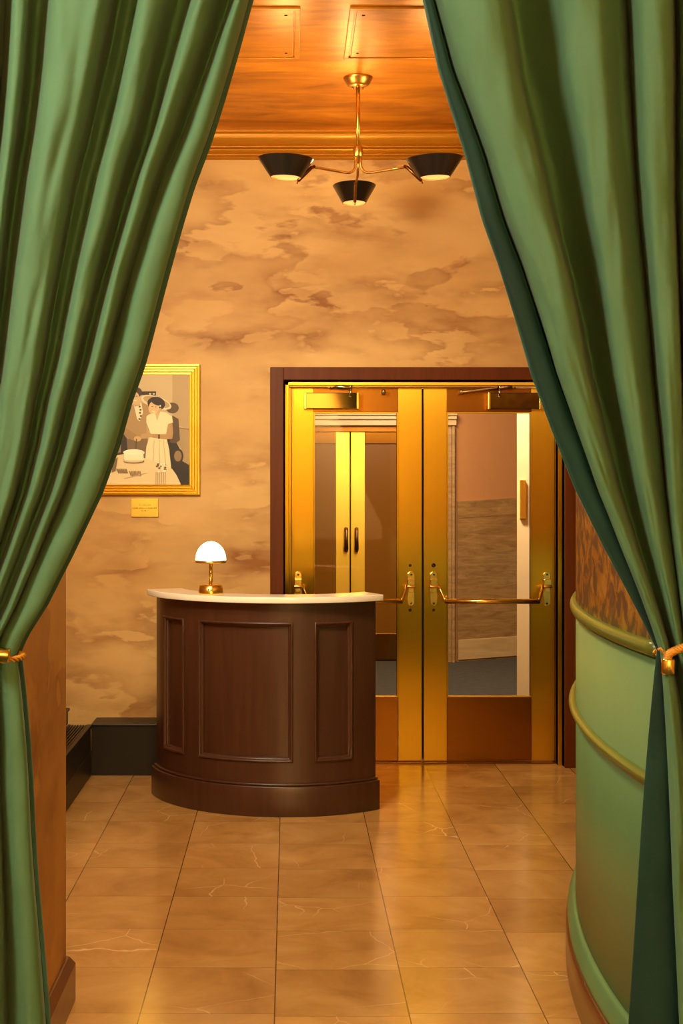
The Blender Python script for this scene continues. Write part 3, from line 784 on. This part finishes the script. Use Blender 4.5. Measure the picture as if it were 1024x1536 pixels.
pp([(430, 306), (558, 306), (558, 340), (430, 336)], (58, 44, 30)); ell(510, 326, 9, 6, (230, 210, 170)); ell(540, 326, 9, 6, (230, 210, 170))
pp([(250, 640), (320, 620), (335, 810), (225, 825)], (52, 40, 28))
pp([(255, 660), (275, 655), (272, 800), (245, 805)], (150, 124, 86))
# man
pp([(320, 670), (492, 690), (478, 850), (330, 850)], (126, 100, 68))
pp([(345, 420), (385, 410), (440, 395), (500, 420), (525, 480), (512, 600), (488, 690), (325, 690), (275, 625), (300, 560)], (176, 142, 96))
pp([(378, 415), (440, 398), (452, 480), (425, 550), (405, 530)], (244, 226, 186))
for i, (x, y) in enumerate(((425, 430), (432, 455), (428, 480), (435, 505), (424, 530))): ell(x, y, 9, 8, (96, 76, 52))
pp([(270, 600), (330, 610), (400, 660), (430, 690), (410, 712), (360, 700), (290, 650)], (164, 130, 86))
pp([(440, 650), (520, 640), (525, 670), (460, 690), (425, 690)], (196, 158, 110))
ell(408, 690, 30, 22, (212, 176, 126)); pp([(396, 690), (404, 690), (398, 770), (390, 770)], (84, 66, 46))
pp([(372, 395), (425, 395), (430, 420), (385, 430)], (196, 160, 112))
ell(396, 352, 46, 66, (214, 180, 132), -10)
ell(398, 312, 48, 40, (66, 48, 32), 10); ell(384, 345, 36, 34, (214, 180, 132)); pp([(345, 300), (372, 300), (360, 400), (345, 400)], (66, 48, 32))
pp([(372, 372), (400, 378), (398, 386), (374, 380)], (246, 228, 190))
for x in (376, 402): ell(x, 345, 7, 3, (70, 52, 36))
# woman
ell(560, 395, 128, 48, (236, 216, 172), 18); ell(562, 392, 112, 36, (190, 160, 114), 18)
ell(560, 405, 72, 56, (48, 34, 22), 10)
pp([(540, 450), (600, 440), (612, 490), (545, 500)], (206, 168, 120))
ell(540, 438, 42, 56, (222, 188, 138), 12); ell(566, 392, 50, 26, (48, 34, 22), 20)
pp([(524, 462), (548, 470), (546, 478), (526, 470)], (250, 236, 200)); ell(528, 428, 7, 3, (70, 50, 36)); ell(556, 432, 7, 3, (70, 50, 36)); ell(592, 424, 6, 7, (250, 236, 200))
pp([(500, 492), (555, 482), (562, 520), (595, 470), (640, 478), (688, 512), (695, 560), (655, 570), (640, 650), (520, 662), (480, 560), (480, 510)], (242, 222, 178))
pp([(552, 485), (590, 478), (566, 545)], (212, 174, 126))
pp([(505, 680), (600, 672), (645, 690), (665, 780), (682, 935), (560, 930), (470, 870), (480, 750)], (236, 216, 170))
for x0_, x1_ in ((540, 530), (580, 585), (615, 635)): pp([(x0_, 700), (x0_+6, 700), (x1_+8, 920), (x1_, 920)], (206, 180, 134))
pp([(655, 570), (690, 560), (698, 640), (690, 690), (640, 695), (530, 682), (512, 660), (530, 650), (640, 655)], (186, 146, 98))
pp([(482, 580), (505, 640), (530, 655), (518, 680), (480, 640)], (196, 156, 106)); pp([(575, 655), (590, 655), (590, 690), (575, 690)], (84, 64, 42))
# table, cake and silver
pp([(200, 830), (310, 812), (480, 850), (560, 880), (690, 935), (725, 985), (760, 1060), (-20, 1060), (60, 960)], (228, 204, 156))
for i in range(8):
    pp([(235+i*11, 935+i % 3*4), (242+i*11, 930), (262+i*10, 968), (254+i*10, 974)], (140, 110, 72))
    pp([(340+i*12, 955), (347+i*12, 948), (362+i*11, 990), (354+i*11, 996)], (140, 110, 72))
for i in range(6): pp([(300+i*22, 1010-i*6), (420+i*14, 985-i*4), (421+i*14, 989-i*4), (301+i*22, 1016-i*6)], (190, 162, 116))
for i in range(12): ell(560+random.uniform(0, 80), 890+random.uniform(0, 60), 9, 7, (110, 84, 54)); ell(565+random.uniform(0, 75), 890+random.uniform(0, 70), 10, 8, (250, 234, 196))
for i in range(6): pp([(556+i*15, 960), (562+i*15, 960), (560+i*15, 1056), (555+i*15, 1056)], (176, 148, 102))
pp([(205, 870), (250, 840), (232, 950), (200, 965)], (128, 102, 70))
ell(380, 872, 84, 18, (120, 94, 64)); ell(375, 862, 80, 22, (206, 180, 134))
pp([(300, 800), (455, 790), (460, 860), (440, 876), (330, 876), (302, 858)], (246, 230, 190))
ell(378, 797, 78, 22, (252, 240, 208))
for i in range(11): ell(305+i*15, 800+8*sin(i*1.3), 11, 12, (250, 236, 202)); 
for i in range(10): ell(310+i*15, 868, 9, 8, (232, 210, 166))
build('print', pic, pmats, fp)
build('glass_sheet', MB().add([(fx0+fw, YF-0.0215, fz0+fw), (fx1-fw, YF-0.0215, fz0+fw), (fx1-fw, YF-0.0215, fz1-fw), (fx0+fw, YF-0.0215, fz1-fw)], [(0, 1, 2, 3)]), M_picglass, fp)

# plaque below it
qx0, qx1, qz0, qz1 = uX(196.5, 7.99), uX(237.3, 7.99), vZ(775.5, 7.99), vZ(748, 7.99)
wp = thing('wall_plaque', 'small engraved brass plaque below the framed photograph', 'plaque', ((qx0+qx1)/2, 8.0, qz0))
pq = build('plate', MB().box(qx0, qx1, 7.988, 8.0, qz0, qz1), M_goldframe, wp, bevel=0.0015)
en = MB()
for (v, u0, u1, h) in ((757.3, 208, 225.5, 2.0), (761.9, 198.5, 235.5, 2.0), (766.0, 212.5, 221, 2.2)):
    u = u0
    while u < u1:
        w = random.uniform(0.5, 1.1)
        za, zb = vZ(v+h/2, 7.987), vZ(v-h/2*random.choice((0.5, 0.55, 1.0)), 7.987)
        en.box(uX(u, 7.987), uX(u+w*0.55, 7.987), 7.9874, 7.9882, za, zb)
        en.box(uX(u, 7.987), uX(u+w, 7.987), 7.9874, 7.9882, za, za+0.0015)
        u += w+random.choice((0.3, 0.3, 0.35, 0.9))
build('engraving', en, M_bronze, wp)

# ------------------------------------------------------------------ curtains
DCUR = 3.3
def lerp(a, b_, t): return a+(b_-a)*t
def interp(tab, v):
    if v <= tab[0][0]:
        (a, b_), (c, d) = tab[0], tab[1]; return b_+(d-b_)/(c-a)*(v-a)
    for (a, b_), (c, d) in zip(tab, tab[1:]):
        if v <= c: return b_+(d-b_)*(v-a)/(c-a)
    (a, b_), (c, d) = tab[-2], tab[-1]; return d+(d-b_)/(c-a)*(v-c)
def catmull(P, n):
    out = []
    for i in range(len(P)-1):
        p0_, p1_, p2_, p3_ = P[max(0, i-1)], P[i], P[i+1], P[min(len(P)-1, i+2)]
        for k in range(n):
            t = k/n
            out.append(tuple(0.5*((2*b_)+(-a+c)*t+(2*a-5*b_+4*c-d)*t*t+(-a+3*b_-3*c+d)*t**3) for a, b_, c, d in zip(p0_, p1_, p2_, p3_)))
    out.append(tuple(P[-1])); return out
def smooth(t): t = max(0, min(1, t)); return t*t*(3-2*t)
def curtain_sheet(P, E, vtie, seed, n=7):
    """P rows: (x at the top edge of view, depth offset, x at the tie, x at the floor, bulge) in pixels of the curtain plane"""
    S = catmull(P, n); rows = []
    vs = [-240+i*14 for i in range(0, int((vtie+240)/14))]+[vtie]
    E0, Et = interp(E, 0), interp(E, vtie)
    nb = 50; vb = [vtie+(1755-vtie)*(i/nb)**1.15 for i in range(1, nb+1)]
    for v in vs+vb:
        row = []
        for j, (x0, off, xt, xb, bu) in enumerate(S):
            if v <= vtie:
                g = (interp(E, v)-Et)/(E0-Et); x = lerp(xt, x0, g)+bu*4*max(0, min(1, g))*(1-max(0, min(1, g)))
                k = lerp(0.45, 1.0, smooth(g*1.35)); mv = 1-min(1, max(0, g))
            else:
                h = (v-vtie)/(1755-vtie); x = lerp(xt, xb, h**0.82); k = lerp(0.45, 0.85, smooth(h*1.6)); mv = max(0, 1-h*3)
            # slack: folds swell and wander a little on the way down
            nz = noise.noise(Vector((x0*0.012+seed, v*0.0035, seed*1.7)))
            nz2 = noise.noise(Vector((x0*0.05+seed, v*0.012, 3.1+seed)))
            x += nz*7*(1-mv*0.8)*(0.3 if j < 2 or j > len(S)-3 else 1)
            d = DCUR-off*k*(1+0.25*nz)+nz2*0.009
            z = H-(v-CY)/F*DCUR
            row.append(((x-CX)/F*d, d, max(z, 0.006)))
        rows.append(row)
    return rows, S
def fill(P, t0, t1, b0, b1, bul=None):
    a, c = P[0][0], P[-1][0]; out = []
    for p in P:
        s = (p[0]-a)/(c-a)
        xt = p[2] if len(p) > 2 and p[2] is not None else lerp(t0, t1, s)
        xb = p[3] if len(p) > 3 and p[3] is not None else lerp(b0, b1, s)
        out.append((p[0], p[1], xt, xb, p[4] if len(p) > 4 else (bul(p[0]) if bul else 0)))
    return out
EL = [(0, 369), (203, 312), (270, 289), (395, 254), (543, 213), (600, 193), (666, 175), (738, 150), (835, 106), (910, 69), (957, 40), (982, 30)]
PL = [(-370, 0), (-340, .04), (-310, .05), (-290, -.04), (-270, -.05), (-250, .04), (-220, .05), (-200, -.04), (-180, -.05), (-150, -.04), (-120, .04), (-85, .05), (-62, -.05), (-40, -.06), (-28, .03), (-8, .05), (4, -.03), (8, -.07), (16, -.03), (21, .03), (30, .045), (39, .03), (43, -.04), (52, -.07), (64, -.06), (71, -.02), (80, .05), (100, .075), (128, .074),
      (150, .07), (162, .03), (165, -.03), (172, -.075), (190, -.06), (202, -.07), (206, -.02), (213, .045), (228, .065), (246, .045), (252, -.02), (262, -.07), (277, -.06), (284, -.02), (291, .035), (304, .055), (318, .035), (325, -.03), (334, -.06), (343, -.04), (348, .0), (356, .03), (365, .02), (369, -.02), (372, -.07), (360, -.11)]
TL = [(-150, -120, 0), (72, -75, 0), (211, -50, 0), (287, -20, -12), (316, -12, -14), (347, -5, -19), (357, 8, -12), (366, 22, -4), (372, 28, 0)]
PL = [(x, o*1.35, interp([(a, b_) for a, b_, c in TL], x), interp([(-150, -380), (246, -90), (287, -32), (304, -8), (318, 10), (325, 14), (334, 20), (343, 26), (348, 34), (356, 56), (372, 90)], x), interp([(a, c) for a, b_, c in TL], x)) for x, o in PL]
PL[-4] = PL[-4][:2]+(20, 76, 0); PL[-3] = PL[-3][:2]+(24, 82, 0); PL[-2] = PL[-2][:2]+(31, 88, 2); PL[-1] = PL[-1][:2]+(20, 82, 0)
rows, S = curtain_sheet(PL, EL, 982, 1.3)
cuL = thing('curtain', 'sage green curtain gathered to the side of the framed photograph, edge in shadow', 'curtain', ((0-CX)/F*DCUR, DCUR, 0), 'tied-back green curtains')
mats = [0]*(len(S)-1)
for j in range(len(S)-1):
    if j > len(S)-12: mats[j] = 1
def sub(rows, j0, j1): return [r[j0:j1+1] for r in rows]
jv = len(S)-1-14
build('drape', MB().sheet(sub(rows, 0, jv)), [M_lining, M_velvet], cuL, solid=0.003, keep=True)
build('velvet_hem', MB().sheet(sub(rows, jv, len(S)-1)), M_velvet, cuL, solid=0.003, keep=True)

ER = [(0, 637), (103, 659), (233, 701), (327, 726), (394, 750), (489, 778), (560, 798), (644, 829), (735, 865), (819, 907), (879, 939), (930, 966), (975, 988)]
PR = [(637, -.02, 986, 928, 0), (642, .0, 990, 966, 3), (649, .005, 995, 1012, 14), (653, -.01, 997, 1026, 20), (655, -.06, 998, 1028, 22), (657, -.06, 1000, 1030, 22),
      (659, .0, 1001, 1034, 22), (668, .05), (695, .075), (735, .072), (752, .04), (757, -.03), (768, -.11), (786, -.11), (812, -.07), (832, -.02), (846, .035), (870, .06), (895, .055), (906, .02), (918, -.01), (931, -.03), (937, -.075), (942, -.06), (946, .01), (958, .055), (978, .065), (998, .05), (1005, -.02), (1009, -.07), (1014, -.05), (1020, .02), (1040, .05), (1070, .05), (1085, -.04), (1100, -.05), (1120, .04), (1150, .0), (1165, -.05), (1185, .04), (1215, .05), (1235, -.04), (1250, -.05), (1270, .04), (1300, .05), (1320, -.04), (1340, .03), (1370, .02)]
PR = [(p[0], p[1]*1.35)+p[2:] for p in PR]
PR = [p if len(p) > 2 else (p[0], p[1], interp([(637, 986), (1150, 1060), (1370, 1085)], p[0]), interp([(637, 1010), (1150, 1300), (1370, 1420)], p[0])) for p in PR]
PR = fill(PR, 986, 1060, 1010, 1300, lambda x: max(0, 22-(x-659)*0.12))
rows, S = curtain_sheet(PR, ER, 977, 6.1)
cuR = thing('curtain', 'sage green curtain with a dark velvet edge, gathered in front of the curved green wall', 'curtain', ((1024-CX)/F*DCUR, DCUR, 0), 'tied-back green curtains')
jv = 7*4
build('drape', MB().sheet(sub(rows, jv, len(S)-1)), [M_lining, M_velvet], cuR, solid=0.003, keep=True)
hm = build('velvet_hem', MB().sheet(sub(rows, 0, jv)), M_velvet, cuR, solid=0.003, keep=True)

# cord tie-backs
def rope(path, r, turns, strands=3, closed=False, n=8):
    mb = MB(); m = len(path); P = [Vector(p) for p in path]
    T = [((P[(i+1) % m] if closed or i < m-1 else P[i])-(P[i-1] if closed or i > 0 else P[i])).normalized() for i in range(m)]
    u = T[0].cross(Vector((0.1, 0.2, 1))).normalized(); fr = []
    for t in T:
        u = (u-t*u.dot(t)).normalized(); fr.append((u.copy(), t.cross(u)))
    for s_ in range(strands):
        pts = [P[i]+(fr[i][0]*cos(2*pi*(turns*i/m+s_/strands))+fr[i][1]*sin(2*pi*(turns*i/m+s_/strands)))*r*0.66 for i in range(m)]
        mb.tube(pts, r*0.40, n)
    return mb
def cap(p, axis, r, length):
    mb = MB(); L_ = length/2
    prof = [(r*0.55, -L_), (r*0.9, -L_), (r, -L_+0.003), (r, L_-0.003), (r*0.9, L_), (r*0.55, L_)]
    q = Vector((0, 0, 1)).rotation_difference(Vector(axis)).to_matrix(); p = Vector(p); vs = []; n = 28; fs = []
    for rr, z in prof:
        for k in range(n): vs.append(p+q @ Vector((rr*cos(2*pi*k/n), rr*sin(2*pi*k/n), z)))
    for j in range(len(prof)-1):
        for k in range(n): fs.append((j*n+k, j*n+(k+1) % n, (j+1)*n+(k+1) % n, (j+1)*n+k))
    fs += [tuple(range(n))[::-1], tuple((len(prof)-1)*n+k for k in range(n))]
    return mb.add(vs, fs, 0, True)
def P3(u, v, d): return at(u, v, d)
# left cord: round the bundle, brass end in front
tL = thing('curtain_tieback', 'gold cord tie with a horizontal brass end on the curtain nearest the framed photograph', 'tieback', tuple(P3(-20, 982, DCUR)), 'gold curtain cords')
cxl = (P3(-165, 982, DCUR).x+P3(31, 982, DCUR).x)/2; hw = (P3(35, 982, DCUR).x-P3(-169, 982, DCUR).x)/2
path = []
for i in range(220):
    a = radians(-52+i/219*300); path.append((cxl+hw*cos(a), DCUR-0.005+0.072*sin(a), P3(0, 984, DCUR).z+0.004*sin(a*2)))
build('cord', rope(path, 0.0072, 14), M_rope, tL)
build('cord_end', cap(P3(-2, 981.5, 3.236), (1, 0.05, -0.1), 0.0165, 0.05), M_brass, tL)
# right cord
tR = thing('curtain_tieback', 'gold cord tie with a hanging brass end in front of the green rail', 'tieback', tuple(P3(1010, 980, DCUR)), 'gold curtain cords')
path = [P3(1001.5, 992, 3.235), P3(1001, 986, 3.232), P3(1004, 980.5, 3.23), P3(1010, 977, 3.228), P3(1020, 973, 3.225), P3(1032, 970, 3.225), P3(1050, 968, 3.228), P3(1076, 968, 3.25), P3(1094, 968, 3.30), P3(1076, 969, 3.35), P3(1030, 972, 3.365), P3(1000, 976, 3.36), P3(984, 979, 3.32)]
path = [Vector(q) for q in catmull([tuple(p) for p in path], 18)]
build('cord', rope(path, 0.0095, 11), M_rope, tR)
build('cord_end', cap(P3(1001.8, 999.5, 3.235), (0, 0, 1), 0.0155, 0.036), M_brass, tR)
fre = catmull([tuple(P3(u, v, 3.232)) for u, v in ((986.5, 974.5), (990, 973), (993, 976), (996, 980.5), (1000, 985))], 6)
build('loose_strand', rope(fre, 0.0032, 3, 2), M_rope, tR)

# ------------------------------------------------------------------ the near room
struct('wall_header', MB().box(-3.2, 3.4, 3.46, 3.66, 2.98, ZC+0.1), M_front)
struct('wall_near_right', MB().box(1.25, 3.4, 3.45, 3.6, 0, 2.98), M_front)
struct('ceiling_near', MB().box(-3.2, 3.4, -3.2, 3.46, ZC, ZC+0.1), M_front)
struct('wall_room_left', MB().box(-3.3, -3.2, -3.2, 3.62, 0, ZC), M_front)
struct('wall_room_right', MB().box(3.4, 3.5, -3.2, 8.2, 0, ZC), M_front)
struct('wall_room_rear', MB().box(-3.2, 3.4, -3.3, -3.2, 0.85, ZC), M_front)
struct('trim_14', MB().box(-3.2, 3.4, -3.3, -3.18, 0, 0.85), M_frontdark)  # unseen band, added to darken what the lower door brass reflects
rod = MB().tube([(-1.5, DCUR, 3.121), (1.5, DCUR, 3.121)], 0.016, 16)
o = build('curtain_rod', rod, M_brass); tag(o, 'brass rod carrying both green curtains', 'rod')

# ------------------------------------------------------------------ light
def area(name, loc, target, size, energy, col, sy=None, spread=None):
    l = bpy.data.lights.new(name, 'AREA'); l.energy = energy; l.color = col; l.size = size
    if sy: l.shape = 'RECTANGLE'; l.size_y = sy
    if spread: l.spread = radians(spread)
    o = bpy.data.objects.new(name, l); C.objects.link(o); o.location = loc
    o.rotation_euler = (Vector(target)-Vector(loc)).to_track_quat('-Z', 'Y').to_euler()
    return o
area('near_room_lamp', (-1.75, 1.45, 3.4), (0.1, 3.3, 1.7), 0.6, 84, (1, 0.93, 0.80))
area('added_rear_wall_light', (0.6, -1.9, 3.4), (0.6, -3.2, 1.9), 1.6, 600, (1, 0.86, 0.58), 0.5)  # added unseen light; brightens the rear wall for the door brass to reflect
area('lobby_wall_lamp', (-1.05, 4.75, 2.8), (0.45, 8.0, 1.95), 0.45, 33, (1, 0.86, 0.58), spread=115)
area('lobby_ceiling_lamp', (-0.5, 4.7, 3.5), (0.65, 4.8, 0.1), 0.45, 68, (1, 0.86, 0.56))
area('vestibule_lamp', (0.9, 8.9, 2.85), (1.7, 10.6, 1.0), 0.5, 130, (1, 0.86, 0.62))
area('vestibule_far_lamp', (0.9, 11.2, 2.85), (1.2, 12.8, 0.8), 0.5, 85, (1, 0.84, 0.56))

w = bpy.data.worlds.new('World'); bpy.context.scene.world = w; w.use_nodes = True
w.node_tree.nodes['Background'].inputs['Color'].default_value = (0.02, 0.015, 0.01, 1)

# ------------------------------------------------------------------ camera
cam = bpy.data.cameras.new('camera'); co = bpy.data.objects.new('camera', cam); C.objects.link(co)
cam.sensor_fit = 'AUTO'; cam.sensor_width = 36; cam.lens = F*36/1536
cam.shift_x = (512-CX)/1536; cam.shift_y = -(768-CY)/1536
co.location = (0, 0, H); co.rotation_euler = (radians(90), 0, 0)
cam.clip_start = 0.05
s = bpy.context.scene; s.camera = co
s.view_settings.view_transform = 'Standard'; s.view_settings.look = 'None'; s.view_settings.gamma = 1; s.view_settings.use_curve_mapping = False
s.view_settings.exposure = 0.0
s.cycles.max_bounces = 8; s.cycles.diffuse_bounces = 4; s.cycles.glossy_bounces = 4; s.cycles.transparent_max_bounces = 12
